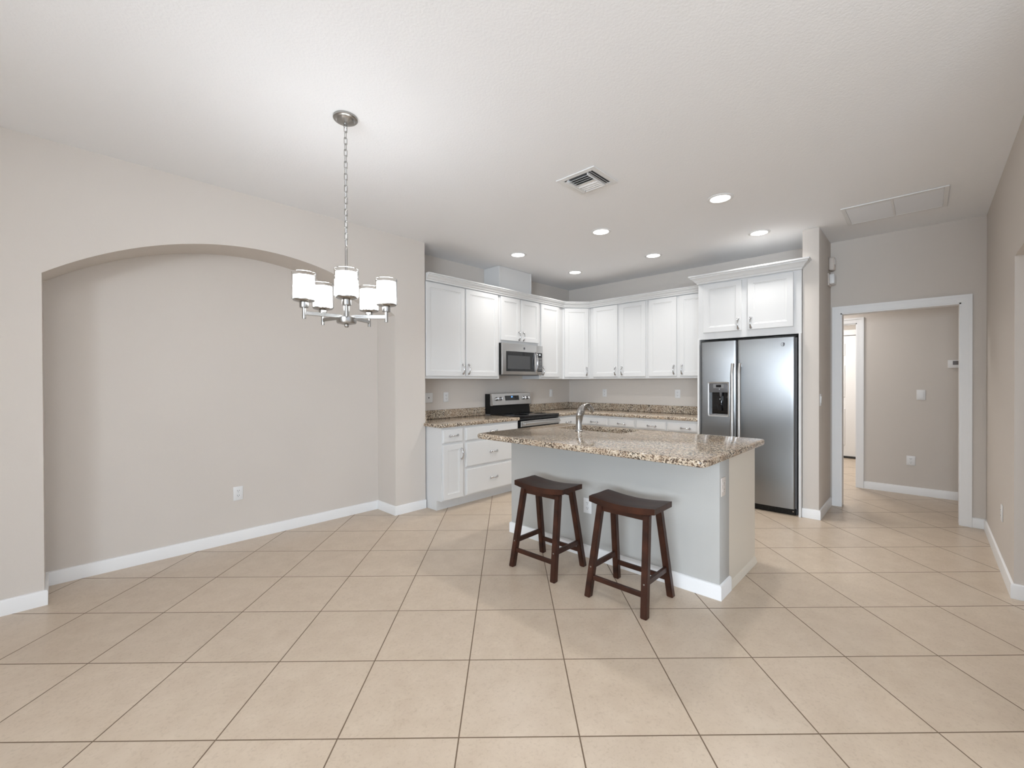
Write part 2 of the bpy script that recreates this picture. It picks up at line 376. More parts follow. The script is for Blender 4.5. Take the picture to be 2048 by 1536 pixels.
# walls behind the camera, each with a wide sliding glass opening
bm = NB(); prism(bm, [(XB, YK, 0), (XB, 0.65, 0), (XB, 0.65, 2.4), (XB, -3.85, 2.4), (XB, -3.85, 0), (XB, YB, 0), (XB, YB, H), (XB, YK, H)], (-0.12, 0, 0)); struct('wall_rear', bm, 'wall', smooth=0)
bm = NB(); prism(bm, [(XB, YB, 0), (-2.75, YB, 0), (-2.75, YB, 2.4), (3.95, YB, 2.4), (3.95, YB, 0), (4.5, YB, 0), (4.5, YB, H), (XB, YB, H)], (0, -0.12, 0)); struct('wall_side', bm, 'wall', smooth=0)
# hall and entry beyond the cased opening
HX = 6.98
EY0, EY1, EZ = 0.632, 1.45, 2.077
bm = NB(); prism(bm, [(HX, -1.4, 0), (HX, EY0, 0), (HX, EY0, EZ), (HX, EY1, EZ), (HX, EY1, 0), (HX, 2.4, 0), (HX, 2.4, 2.6), (HX, -1.4, 2.6)], (0.12, 0, 0)); struct('wall_hall', bm, 'wall', smooth=0)
bm = NB(); box(bm, XF+0.12, 10.1, 2.4, 2.52, 0, 2.6); box(bm, XF+0.12, 10.1, -1.52, -1.4, 0, 2.6); struct('wall_hall_ends', bm, 'wall', smooth=0)
bm = NB(); box(bm, 9.56, 9.68, -1.4, 2.4, 0, 2.6); struct('wall_entry', bm, 'wall', smooth=0)

# ------------------------------------------------------------------ baseboards and casings
BB = [(0, 0), (0.014, 0), (0.014, 0.080), (0.011, 0.088), (0.004, 0.092), (0, 0.092)]
def baseboard(name, path):
    bm = NB(); sweep(bm, path, BB); return struct(name, bm, 'trim')
baseboard('baseboard_left', [(XB, YL), (A0, YL), (A0, YK), (A1, YK), (A1, YL), (2.722, YL)])
baseboard('baseboard_right', [(XF, -0.308), (XF, YR), (RX, YR), (RX, YR-0.13)])
baseboard('baseboard_wing', [(XF, 0.7505), (5.10, 0.7505)][::-1][::-1] if False else [(5.10, 0.888), (5.10, 0.75), (5.785, 0.75)])
baseboard('baseboard_hall', [(HX, 0.563), (HX, -1.4)])
baseboard('baseboard_passage', [(4.5, YR-0.14), (4.5, YB)])
def casing(name, x, y0, y1, z1, w=0.072, t=0.018, right_only=False):
    """flat door casing on the -x face of a wall at x, round an opening y0..y1 up to z1"""
    bm = NB()
    loop = [(x, y1, 0), (x, y1+w, 0), (x, y1+w, z1+w), (x, y0-w, z1+w), (x, y0-w, 0), (x, y0, 0), (x, y0, z1), (x, y1, z1)]
    prism(bm, loop, (-t*0.72, 0, 0))
    w2 = w*0.72
    prism(bm, [(x-t*0.72, y1+w-w2*0.45, 0), (x-t*0.72, y1+w, 0), (x-t*0.72, y1+w, z1+w), (x-t*0.72, y0-w, z1+w), (x-t*0.72, y0-w, 0), (x-t*0.72, y0-w+w2*0.45, 0), (x-t*0.72, y0-w+w2*0.45, z1+w-w2*0.45), (x-t*0.72, y1+w-w2*0.45, z1+w-w2*0.45)], (-t*0.28, 0, 0))
    # jamb lining
    for a, b in ((y0, y0+0.012), (y1-0.012, y1)): box(bm, x-0.004, x+0.124, a, b, 0, z1)
    box(bm, x-0.004, x+0.124, y0, y1, z1-0.012, z1)
    return struct(name, bm, 'trim', smooth=0)
casing('trim_1', XF, DY0, DY1, DZ)
casing('trim_2', HX, EY0, EY1, EZ, w=0.068)
# entry door at the far end: six raised panels, white frame, dark threshold
bm = NB(); DX, D0, D1 = 9.50, 0.46, 1.42
box(bm, DX, DX+0.045, D0, D1, 0.035, 2.13)
for ya, yb in ((D0+0.11, 0.87), (1.02, D1-0.11)):
    for za, zb in ((0.22, 0.86), (1.06, 1.62), (1.78, 2.00)):
        r = [[bm.verts.new((xx, *p)) for p in ((ya+d, za+d), (yb-d, za+d), (yb-d, zb-d), (ya+d, zb-d))] for d, xx in ((0, DX-0.001), (0.012, DX-0.014), (0.03, DX-0.004), (0.05, DX-0.016))]
        for a, b in zip(r, r[1:]):
            for i in range(4): bm.faces.new((a[i], a[(i+1) % 4], b[(i+1) % 4], b[i]))
        bm.faces.new(r[-1])
door = struct('door_1', bm, 'trim', smooth=0)
bm = NB(); box(bm, DX-0.03, DX+0.06, D0-0.02, D1+0.02, 0.0, 0.034, 0.003); obj('threshold', bm, 'slot', door, label='dark threshold')
bm = NB(); box(bm, DX-0.02, DX+0.06, D0-0.09, D0, 0, 2.14); box(bm, DX-0.02, DX+0.06, D1, D1+0.09, 0, 2.14); box(bm, DX-0.02, DX+0.06, D0-0.09, D1+0.09, 2.14, 2.23); struct('trim_3', bm, 'trim', smooth=0)
# sliding glass frames behind the camera
for n_, (ax, p, a, b) in enumerate((('x', XB-0.06, -3.85, 0.65), ('y', YB-0.06, -2.75, 3.95))):
    bm = NB(); q = [a, a+(b-a)/3, a+2*(b-a)/3, b]
    def fb(u0, u1, z0, z1):
        if ax == 'x': box(bm, p-0.03, p+0.03, u0, u1, z0, z1)
        else: box(bm, u0, u1, p-0.03, p+0.03, z0, z1)
    for u in q: fb(max(a, u-0.04), min(b, u+0.04), 0, 2.4)
    fb(a, b, 2.34, 2.4); fb(a, b, 0, 0.06)
    struct('window_%d' % (n_+1), bm, 'trim', smooth=0)

# ------------------------------------------------------------------ chrome pulls (shared meshes)
def pull_mesh(L=0.108):
    bm = NB(); pts = []; rad = []; fl = []
    for i in range(17):
        u = i/16*2-1
        pts.append((0, -(0.006 + 0.024*(1-abs(u)**2.6)), u*L/2))
        rad.append(0.0052 + 0.0048*abs(u)**3); fl.append(1.0 + 0.5*abs(u)**3)
    tube(bm, pts, rad, 10, flat=fl)
    for s in (-1, 1):                                          # leaf shaped foot on the door
        bmesh.ops.create_uvsphere(bm, u_segments=12, v_segments=8, radius=1.0, matrix=Matrix.Translation((0, -0.004, s*(L/2-0.002))) @ Matrix.Diagonal((0.0095, 0.0065, 0.015, 1)))
        tube(bm, [(0, 0.001, s*(L/2-0.004)), (0, -0.01, s*(L/2-0.004))], 0.005, 8)
    me = bpy.data.meshes.new('handle')
    bmesh.ops.recalc_face_normals(bm, faces=bm.faces[:]); bm.to_mesh(me); bm.free(); me.materials.append(M['chrome'])
    for p in me.polygons: p.use_smooth = True
    return me
PULL = pull_mesh()
def pull(parent, x, z, horiz=False, t=0.02):
    return share('handle', PULL, None, parent, (x, -t, z), (0, PI/2 if horiz else 0, 0), 'polished chrome handle')

# cabinets are built in their own frame: x to the right along the face, front face at y=0, wall at y=+depth
def front(parent, kind, x0, x1, z0, z1, hx=None, hz=None, horiz=False):
    bm = shaker(x1-x0, z1-z0) if kind == 'door' else flat_front(x1-x0, z1-z0)
    o = obj(kind, bm, 'cab', parent, 30); o.location = (x0, 0, z0)
    if hx is not None: pull(o, hx-x0, hz-z0, horiz)
    return o
def cabinet(label, loc, rz, w, d, z0, z1, fronts, toe=0.0, cat='cabinet', name='wall_cabinet', group=None, outline=None):
    t = thing(name, label, cat, loc, rz, group)
    bm = NB()
    if outline: prism(bm, [(x, y, z0) for x, y in outline], (0, 0, z1-z0))
    elif toe:
        prism(bm, [(0, 0, toe), (0, 0, z1), (0, d, z1), (0, d, 0), (0, 0.085, 0), (0, 0.085, toe)], (w, 0, 0))
    else: box(bm, 0, w, 0, d, z0, z1, 0.0015, 1)
    obj('body', bm, 'cab', t, 30)
    for f in fronts: front(t, *f)
    return t
RZ = -PI/2                                             # faces -x; local x runs towards -y
UF, BF = 3.915, 3.63                                   # face-frame planes of wall / base cabinets on the left run
UX, BX = 5.50, 5.21                                    # the same on the fridge run
UZ0, UZ1, DZ0, DZ1 = 1.388, 2.462, 1.417, 2.440
WG, BG = 'white wall cabinets above the counter', 'white base cabinets under the counter'
# left run wall cabinets
x0 = 2.737
cabinet('tall white two-door wall cabinet next to the arched wall', (x0, UF, 0), 0, 3.862-x0, YK-UF-0.002, UZ0, UZ1,
        [('door', 0.003, 0.549, DZ0, DZ1, 0.515, 1.50), ('door', 0.570, 1.093, DZ0, DZ1, 0.602, 1.50)], group=WG)
x0 = 3.864
cabinet('short white two-door wall cabinet directly above the microwave', (x0, UF, 0), 0, 4.652-x0, YK-UF-0.002, 1.848, UZ1,
        [('door', 0.022, 0.376, 1.882, DZ1, 0.346, 1.955), ('door', 0.402, 0.762, 1.882, DZ1, 0.434, 1.955)], group=WG)
x0 = 4.654
cabinet('narrow single-door white wall cabinet right of the microwave', (x0, UF, 0), 0, 5.190-x0, YK-UF-0.002, UZ0, UZ1,
        [('door', 0.022, 0.438, DZ0, DZ1, 0.050, 1.50)], group=WG)
# diagonal corner cabinet: local frame on the 45 degree face
cx0, cy0, cx1, cy1 = 5.192, UF, UX, 3.632
ang = math.atan2(cy1-cy0, cx1-cx0); fw = math.hypot(cx1-cx0, cy1-cy0)
def loc_of(px, py):
    dx, dy = px-cx0, py-cy0; return (dx*math.cos(ang)+dy*math.sin(ang), -dx*math.sin(ang)+dy*math.cos(ang))
ol = [(0, 0), (fw, 0), loc_of(XF-0.002, cy1), loc_of(XF-0.002, YK-0.002), loc_of(cx0, YK-0.002)]
cabinet('white corner wall cabinet with its door set on the diagonal', (cx0, cy0, 0), ang, fw, 0.3, UZ0, UZ1,
        [('door', 0.028, fw-0.028, DZ0, DZ1, fw-0.062, 1.50)], group=WG, outline=ol)
y0 = 3.630
cabinet('white two-door wall cabinet right of the diagonal corner cabinet', (UX, y0, 0), RZ, y0-2.720, XF-UX-0.002, UZ0, UZ1,
        [('door', 0.060, y0-3.167, DZ0, DZ1, y0-3.200, 1.50), ('door', y0-3.127, y0-2.742, DZ0, DZ1, y0-3.095, 1.50)], group=WG)
y0 = 2.718
cabinet('white two-door wall cabinet tucked against the fridge side panel', (UX, y0, 0), RZ, y0-1.895, XF-UX-0.002, UZ0, UZ1,
        [('door', 0.024, y0-2.317, DZ0, DZ1, y0-2.350, 1.50), ('door', y0-2.278, y0-1.92, DZ0, DZ1, y0-2.245, 1.50)], group=WG)
# crown molding over the wall cabinets
CR = [(0, 2.448), (0.006, 2.448), (0.010, 2.462), (0.022, 2.472), (0.026, 2.482), (0.044, 2.498), (0.050, 2.502), (0.050, 2.510), (0.062, 2.516), (0.062, 2.528), (0, 2.528)]
bm = NB(); sweep(bm, [(2.738, UF-0.021), (5.19-0.009, UF-0.021), (UX-0.021, 3.632-0.009), (UX-0.021, 1.898)], CR)
tag(obj('crown_molding', bm, 'cab', smooth=25), 'long white crown molding along the tops of the wall cabinets', 'molding')
# boxed-in duct above the microwave cabinet
bm = NB(); box(bm, 3.905, 4.530, 3.955, YK-0.002, UZ1+0.002, H-0.002, 0.003, 1)
dc = obj('duct_chase', bm, 'cab'); tag(dc, 'white boxed duct cover between crown molding and ceiling', 'duct cover')
for xa in (3.907, 4.510):
    bm = NB(); box(bm, xa, xa+0.018, 3.948, 3.955, UZ1+0.07, H-0.002); obj('corner_trim', bm, 'cab', dc, 0)

# base cabinets, left run
BZ = 0.873
x0 = 2.737
cabinet('narrow white base cabinet with one drawer over one door', (x0, BF, 0), 0, 0.300, YK-BF-0.002, 0, BZ,
        [('drawer', 0.012, 0.280, 0.712, 0.852, 0.147, 0.785, True), ('door', 0.012, 0.280, 0.118, 0.690, 0.252, 0.580)], toe=0.105, name='base_cabinet', group=BG)
x0 = 3.039
cabinet('wide white three-drawer base cabinet left of the range', (x0, BF, 0), 0, 3.900-x0, YK-BF-0.002, 0, BZ,
        [('drawer', 0.020, 0.841, 0.712, 0.852, 0.43, 0.785, True), ('drawer', 0.020, 0.841, 0.425, 0.690, 0.43, 0.553, True), ('drawer', 0.020, 0.841, 0.118, 0.403, 0.43, 0.255, True)], toe=0.105, name='base_cabinet', group=BG)
# base cabinets right of the range and on the fridge run
x0 = 4.700
cabinet('white base cabinet squeezed between the range and the corner', (x0, BF, 0), 0, BX-x0, YK-BF-0.002, 0, BZ,
        [('drawer', 0.020, 0.420, 0.712, 0.852, 0.215, 0.785, True), ('door', 0.020, 0.420, 0.118, 0.690, 0.06, 0.580)], toe=0.105, name='base_cabinet', group=BG)
y0 = BF-0.002
cabinet('white two-drawer base cabinet behind the faucet, nearer the corner', (BX, y0, 0), RZ, y0-2.741, XF-BX-0.002, 0, BZ,
        [('drawer', 0.062, y0-3.160, 0.742, 0.845, y0-3.365, 0.785, True), ('drawer', y0-3.136, y0-2.755, 0.742, 0.845, y0-2.94, 0.785, True),
         ('door', 0.062, y0-3.160, 0.118, 0.720, y0-3.20, 0.60), ('door', y0-3.136, y0-2.755, 0.118, 0.720, y0-3.10, 0.60)], toe=0.105, name='base_cabinet', group=BG)
y0 = 2.739
cabinet('white two-drawer base cabinet beside the fridge panel', (BX, y0, 0), RZ, y0-1.895, XF-BX-0.002, 0, BZ,
        [('drawer', 0.014, y0-2.328, 0.742, 0.845, y0-2.515, 0.785, True), ('drawer', y0-2.310, y0-1.915, 0.742, 0.845, y0-2.085, 0.785, True),
         ('door', 0.014, y0-2.328, 0.118, 0.720, y0-2.37, 0.60), ('door', y0-2.310, y0-1.915, 0.118, 0.720, y0-2.27, 0.60)], toe=0.105, name='base_cabinet', group=BG)

# ------------------------------------------------------------------ stone counters
CZ0, CZ1 = 0.876, 0.915
bm = NB(); slab(bm, [(2.727, YK-0.003), (2.727, YL-0.002), (2.700, YL-0.002), (2.700, 3.598), (3.903, 3.598), (3.903, YK-0.003)], CZ0, CZ1, 0.012)
ct = obj('countertop', bm, 'granite'); tag(ct, 'short speckled granite countertop between the arched wall and the range', 'countertop')
bm = NB(); box(bm, 2.745, 3.903, YK-0.024, YK-0.003, CZ1+0.0005, 1.018, 0.003, 1); box(bm, 2.7245, 2.745, YL+0.002, YK-0.003, CZ1+0.0005, 1.018, 0.003, 1); obj('backsplash', bm, 'granite', ct)
bm = NB(); slab(bm, [(4.690, 3.598), (BX-0.032, 3.598), (BX-0.032, 1.897), (XF-0.003, 1.897), (XF-0.003, YK-0.003), (4.690, YK-0.003)], CZ0, CZ1, 0.012)
ct = obj('countertop', bm, 'granite'); tag(ct, 'corner speckled granite countertop running from the range to the fridge', 'countertop')
bm = NB(); box(bm, 4.690, XF-0.024, YK-0.024, YK-0.003, CZ1+0.0005, 1.018, 0.003, 1); box(bm, XF-0.024, XF-0.003, 1.897, YK-0.003, CZ1+0.0005, 1.018, 0.003, 1); obj('backsplash', bm, 'granite', ct)

# ------------------------------------------------------------------ range
rg = thing('range', 'stainless and black electric range with a glass cooktop', 'range', (3.910, 0, 0))
RW = 0.775
bm = NB(); box(bm, 0, RW, 3.64, YK-0.01, 0.09, 0.905, 0.003, 1); box(bm, 0.03, RW-0.03, 3.69, YK-0.03, 0.0, 0.09); obj('body', bm, 'black', rg)
bm = NB(); box(bm, -0.004, RW+0.004, 3.595, 4.13, 0.905, 0.925, 0.005, 2); box(bm, -0.002, RW+0.002, 3.600, 3.64, 0.872, 0.905, 0.004, 1); ck = obj('cooktop', bm, 'blackglass', rg)
for bx_, by_, br_ in ((0.20, 3.76, 0.10), (0.57, 3.76, 0.085), (0.20, 3.99, 0.075), (0.57, 3.99, 0.095)):
    bm = NB(); lathe(bm, [(br_, 0.9251), (br_, 0.9254), (br_-0.004, 0.9254), (br_-0.004, 0.9251)], 40, (bx_, by_, 0)); obj('burner_ring', bm, 'darkplastic', ck)
bm = NB(); prism(bm, [(0, 4.12, 0.925), (0, 4.14, 1.06), (0, 4.14, 1.19), (0, 4.23, 1.19), (0, 4.23, 0.925)], (RW, 0, 0)); bg = obj('backguard', bm, 'black', rg, 20)
bm = NB()
prism(bm, [(0.006, 4.085, 1.042), (0.006, 4.112, 1.192), (0.006, 4.16, 1.200), (0.006, 4.16, 1.036), (0.006, 4.10, 1.034)], (RW-0.012, 0, 0))
cp = obj('control_panel', bm, 'steel2', rg, 20, label='stainless control panel')
TILT = math.atan2(0.027, 0.150)
def on_panel(z): return 4.085 + (z-1.042)/0.150*0.027
for kx in (0.085, 0.160, 0.617, 0.692):
    bm = NB(); lathe(bm, [(0.024, 0.0), (0.024, -0.008), (0.019, -0.012), (0.017, -0.030), (0.013, -0.033), (0.0, -0.033)], 24, axis='Y')
    box(bm, -0.004, 0.004, -0.038, -0.030, -0.016, 0.016, 0.002, 1)
    o = obj('knob', bm, 'chrome', cp); o.location = (kx, on_panel(1.125)-0.001, 1.125); o.rotation_euler = (-TILT, 0, 0)
bm = NB(); box(bm, 0.245, 0.520, -0.003, 0.004, -0.033, 0.033, 0.002, 1); dp = obj('display', bm, 'blackglass', rg); dp.location = (0, on_panel(1.130), 1.130); dp.rotation_euler = (-TILT, 0, 0)
def seven(bm, x, z, w, h, s, y, segs):
    R = dict(a=(x, x+w, z+h-s, z+h), d=(x, x+w, z, z+s), g=(x, x+w, z+h/2-s/2, z+h/2+s/2), f=(x, x+s, z+h/2, z+h), b=(x+w-s, x+w, z+h/2, z+h), e=(x, x+s, z, z+h/2), c=(x+w-s, x+w, z, z+h/2))
    for k in segs: a = R[k]; box(bm, a[0], a[1], y-0.001, y, a[2], a[3])
bm = NB(); seven(bm, 0.366, 0.004, 0.010, 0.020, 0.003, -0.0032, 'abcdef'); seven(bm, 0.381, 0.004, 0.010, 0.020, 0.003, -0.0032, 'bcfg'); obj('clock_digits', bm, 'blue', dp, 0, 'blue clock digits')
bm = NB(); box(bm, 0.002, RW-0.002, 3.600, 3.64, 0.270, 0.866, 0.005, 2); od = obj('oven_door', bm, 'black', rg)
bm = NB(); box(bm, 0.010, RW-0.004, 3.592, 3.601, 0.795, 0.862, 0.003, 1); obj('door_rail', bm, 'steel2', od, label='stainless top rail')
bm = NB(); box(bm, 0.10, RW-0.10, 3.597, 3.602, 0.40, 0.70, 0.002, 1); obj('oven_window', bm, 'blackglass', od)
bm = NB(); box(bm, 0.035, RW-0.03, 3.545, 3.566, 0.818, 0.846, 0.008, 3)
for hx in (0.06, RW-0.07): box(bm, hx, hx+0.02, 3.56, 3.595, 0.823, 0.841, 0.003, 1)
obj('handle', bm, 'steel2', od, label='stainless handle')
bm = NB(); box(bm, 0.002, RW-0.002, 3.600, 3.64, 0.10, 0.262, 0.005, 2); obj('storage_drawer', bm, 'steel2', rg, label='stainless drawer')

# ------------------------------------------------------------------ microwave
mw = thing('microwave', 'stainless over-range microwave under the short cabinet', 'microwave', (3.866, 0, 0))
MWW = 0.772; m0, m1 = 1.442, 1.842
bm = NB(); box(bm, 0.0, MWW, 3.868, YK-0.004, m0+0.004, m1, 0.002, 1); obj('body', bm, 'black', mw)
bm = NB(); box(bm, 0.02, MWW-0.02, 3.90, YK-0.03, m0-0.006, m0+0.004); obj('underside', bm, 'darkplastic', mw)
bm = NB(); box(bm, -0.018, 0.640, 3.832, 3.868, m0, m1, 0.006, 2); dr = obj('door', bm, 'steel2', mw, label='stainless door')
bm = NB(); box(bm, 0.040, 0.586, 3.829, 3.836, 1.486, 1.742, 0.002, 1); dw = obj('window', bm, 'blackglass', dr, label='black glass window')
bm = NB(); box(bm, 0.066, 0.494, 3.8275, 3.8295, 1.516, 1.688, 0.001, 1); obj('window_screen', bm, 'screen', dr)
bm = NB(); pts = [(0.604+0.0, 3.830-0.004-0.034*math.sin(PI*i/14)**0.6, 1.485+0.262*i/14) for i in range(15)]
tube(bm, pts, 0.013, 12, flat=[0.8]*15); obj('handle', bm, 'chrome', dr, label='curved chrome handle')
bm = NB(); box(bm, 0.642, MWW-0.004, 3.834, 3.868, m0, m1, 0.006, 2); cpn = obj('control_panel', bm, 'steel2', mw)
bm = NB(); box(bm, 0.652, 0.748, 3.831, 3.838, 1.486, 1.742, 0.002, 1); kp = obj('keypad', bm, 'blackglass', cpn, label='black keypad')
bm = NB(); seven(bm, 0.682, 1.708, 0.012, 0.016, 0.004, 3.8308, 'abcdefg'); seven(bm, 0.700, 1.708, 0.012, 0.016, 0.004, 3.8308, 'abcdefg'); obj('clock_digits', bm, 'whitedigit', cpn, 0, 'pale clock digits')
bm = NB()
for j in range(9):
    for i in range(3): box(bm, 0.664+0.027*i, 0.682+0.027*i, 3.8302, 3.831, 1.508+0.020*j, 1.514+0.020*j)
obj('key_marks', bm, 'filter', cpn, 0)
def emblem(parent, loc, rz, r):
    bm = NB(); lathe(bm, [(r, 0.0), (r, -0.002), (r*0.86, -0.0026), (r*0.82, -0.0012), (0, -0.0012)], 28, axis='Y')
    for ph, s in ((0.3, 1), (0.3+PI, 1)):                       # two looping script strokes
        pts = [(r*(0.34*math.cos(ph) + 0.27*math.cos(a)), -0.0022, r*(0.16*math.sin(ph) + 0.42*math.sin(a+ph))) for a in [i*2*PI/14 for i in range(11)]]
        tube(bm, pts, r*0.055, 6)
    o = obj('emblem', bm, 'emblem', parent, 40, label='round emblem'); o.location = loc; o.rotation_euler = (0, 0, rz); return o
emblem(dr, (0.382, 3.832, 1.788), 0, 0.016)

# ------------------------------------------------------------------ fridge, its surround and cabinet
FX = 5.048
fg = thing('fridge', 'stainless side-by-side fridge with a water dispenser', 'fridge', (FX, 1.857, 0), RZ)
FW = 0.930                                                # local x: 0 left edge .. FW right edge; y: 0 front .. depth
bm = NB(); box(bm, 0.004, FW-0.004, 0.075, 0.735, 0.0, 1.785, 0.004, 1); obj('body', bm, 'darkplastic', fg)
bm = NB(); box(bm, 0.010, FW-0.012, 0.035, 0.075, 0.004, 0.062, 0.004, 1)
for i in range(14): box(bm, 0.04+0.06*i, 0.08+0.06*i, 0.033, 0.036, 0.018, 0.048)
kg = obj('kick_grille', bm, 'black', fg, label='black kick grille')
bm = NB(); lathe(bm, [(0.006, 0), (0.006, -0.006), (0, -0.006)], 12, (FW-0.034, 0.036, 0.040), 'Y'); obj('screw', bm, 'chrome', kg)
bm = NB(); box(bm, 0.004, FW-0.004, 0.02, 0.09, 1.787, 1.803, 0.003, 1); obj('hinge_cover', bm, 'black', fg, label='black hinge cover')
def bowed_door(x0, x1, z0, z1, t=0.068, bow=0.011, hole=None):
    """door leaf slightly bowed across its width with rounded vertical edges; optional rectangular hole through the front"""
    bm = NB(); N = 28; w = x1-x0
    xs = [x0 + w*i/N for i in range(N+1)]; zs = [z0, z1]
    if hole:
        xs = sorted(set(xs + [hole[0], hole[1]])); zs = [z0, hole[2], hole[3], z1]
    def fy(x):
        u = (x-x0)/w*2-1; e = 0.016
        d = bow*u*u
        k = min(x-x0, x1-x)
        if k < e: d += e*(1-math.sqrt(max(0, 1-(1-k/e)**2)))*0.9
        return d
    if True:
        extra = [x0+0.002, x0+0.005, x0+0.010, x1-0.002, x1-0.005, x1-0.010]; xs = sorted(set(xs+extra))
    F = [[bm.verts.new((x, fy(x), z)) for x in xs] for z in zs]
    B = [[bm.verts.new((x, t, z)) for x in xs] for z in zs]
    for j in range(len(zs)-1):
        for i in range(len(xs)-1):
            inh = hole and hole[0] <= (xs[i]+xs[i+1])/2 <= hole[1] and zs[j] >= hole[2]-1e-6 and zs[j+1] <= hole[3]+1e-6
            if not inh: bm.faces.new((F[j][i], F[j][i+1], F[j+1][i+1], F[j+1][i]))
            if not inh: bm.faces.new((B[j][i], B[j+1][i], B[j+1][i+1], B[j][i+1]))
    for i in range(len(xs)-1):
        bm.faces.new((F[0][i], B[0][i], B[0][i+1], F[0][i+1])); bm.faces.new((F[-1][i], F[-1][i+1], B[-1][i+1], B[-1][i]))
    for j in range(len(zs)-1):
        for i in (0, len(xs)-1): bm.faces.new((F[j][i], F[j+1][i], B[j+1][i], B[j][i]))
    if hole:
        ia, ib = xs.index(hole[0]), xs.index(hole[1])
        for i in range(ia, ib):
            for j in (1, 2): bm.faces.new((F[j][i], F[j][i+1], B[j][i+1], B[j][i]))
        for i in (ia, ib): bm.faces.new((F[1][i], F[2][i], B[2][i], B[1][i]))
    return bm
HO = (0.088, 0.302, 0.966, 1.336)
fd = obj('freezer_door', bowed_door(0.003, 0.376, 0.068, 1.790, hole=HO), 'steel', fg, 40, 'narrow left freezer door')
rd_ = obj('fridge_door', bowed_door(0.386, FW-0.018, 0.068, 1.790), 'steel', fg, 40, 'wide right fridge door')
bm = NB(); box(bm, FW-0.019, FW-0.003, 0.035, 0.075, 0.068, 1.785, 0.003, 1); obj('side_strip', bm, 'darkplastic', fg)
bm = NB(); box(bm, 0.376, 0.386, 0.04, 0.07, 0.07, 1.787); obj('gasket', bm, 'rubber', fg, 0)
# dispenser
bm = NB(); fr_ = [rrect(HO[0]-0.004, HO[1]+0.004, HO[2]-0.008, HO[3]+0.006, 0.02), rrect(HO[0]+0.008, HO[1]-0.008, HO[2]+0.010, HO[3]-0.010, 0.014)]
lo = [[bm.verts.new((x, y, z)) for x, z in f] for f, y in ((fr_[0], 0.007), (fr_[0], -0.006), (fr_[1], -0.004), (fr_[1], 0.05))]
for a, b in zip(lo, lo[1:]):
    for i in range(len(a)): bm.faces.new((a[i], a[(i+1) % len(a)], b[(i+1) % len(a)], b[i]))
ds = obj('dispenser', bm, 'steel2', fd, 40, 'black water dispenser with steel rim')
bm = NB(); box(bm, HO[0]+0.006, HO[1]-0.006, 0.046, 0.066, HO[2]+0.006, HO[3]-0.006); box(bm, HO[0]+0.085, HO[0]+0.135, 0.018, 0.046, 1.02, 1.19, 0.006, 2); obj('dispenser_bay', bm, 'blackglass', fd, label='black dispenser recess')
bm = NB(); box(bm, HO[0]+0.008, HO[1]-0.008, 0.000, 0.046, 1.226, HO[3]-0.010, 0.004, 2); obj('dispenser_panel', bm, 'darkplastic', fd)
bm = NB(); box(bm, HO[0]+0.052, HO[0]+0.165, -0.003, 0.001, 1.272, 1.318, 0.002, 1); obj('button_panel', bm, mat('grey_button_panel', (0.20, 0.20, 0.205), 0.4, bump=(60, 1, 0.02, 0.0005)), fd)
bm = NB(); box(bm, HO[0]+0.082, HO[0]+0.136, -0.005, -0.002, 1.283, 1.309, 0.001, 1); obj('dispenser_screen', bm, 'blackglass', fd)
bm = NB(); lathe(bm, [(0.016, 1.226), (0.014, 1.19), (0.008, 1.182), (0, 1.182)], 16, (HO[0]+0.125, 0.022, 0)); obj('spout', bm, 'darkplastic', fd)
bm = NB(); lathe(bm, [(0.0035, 0), (0.0035, -0.002), (0, -0.002)], 10, (HO[0]+0.117, -0.0005, 1.262), 'Y'); obj('indicator_light', bm, 'whitedigit', fd)
bm = NB(); box(bm, HO[0]+0.012, HO[1]-0.012, 0.008, 0.046, HO[2]+0.010, HO[2]+0.020, 0.003, 1); obj('drip_tray', bm, 'darkplastic', fd)
for d_, hx in ((fd, 0.345), (rd_, 0.415)):
    bm = NB(); N = 20; pts = [(hx, -0.012-0.030*min(1, math.sin(PI*i/N)*3.2), 0.45+1.09*i/N) for i in range(N+1)]
    tube(bm, pts, 0.016, 12, flat=[0.75]*(N+1))
    for zz in (0.47, 1.52): box(bm, hx-0.012, hx+0.012, -0.022, 0.012, zz-0.02, zz+0.02, 0.004, 1)
    obj('handle', bm, 'steel2', d_, label='long vertical steel handle')
emblem(rd_, (0.812, 0.0055, 1.720), 0, 0.020)
# side panels and bridge cabinet
fc = thing('fridge_cabinet', 'deep white two-door cabinet above the fridge with side panels', 'cabinet', (5.085, 1.893, 0), RZ)
FCW = 1.893-0.890                                        # local x 0 .. FCW
bm = NB(); box(bm, 0.0, FCW, 0.0, XF-5.085-0.002, 1.822, 2.462, 0.002, 1); obj('body', bm, 'cab', fc)
bm = NB(); box(bm, 0.0, 0.020, -0.030, XF-5.085-0.002, 0.0, 1.822, 0.0015, 1); obj('side_panel', bm, 'cab', fc)
bm = NB(); box(bm, FCW-0.021, FCW, -0.030, XF-5.085-0.002, 0.0, 1.822, 0.0015, 1); obj('side_panel', bm, 'cab', fc)
front(fc, 'door', 0.060, 0.461, 1.897, 2.440, 0.428, 1.970)
front(fc, 'door', 0.518, 0.935, 1.897, 2.440, 0.552, 1.970)
CR2 = [(0, 2.452), (0.006, 2.452), (0.012, 2.468), (0.026, 2.478), (0.032, 2.490), (0.056, 2.510), (0.064, 2.514), (0.064, 2.524), (0.078, 2.532), (0.078, 2.546), (0, 2.546)]
bm = NB(); sweep(bm, [(0.0, 0.33), (0.0, -0.021), (FCW, -0.021), (FCW, 0.012)], CR2); obj('crown', bm, 'cab', fc, 25)

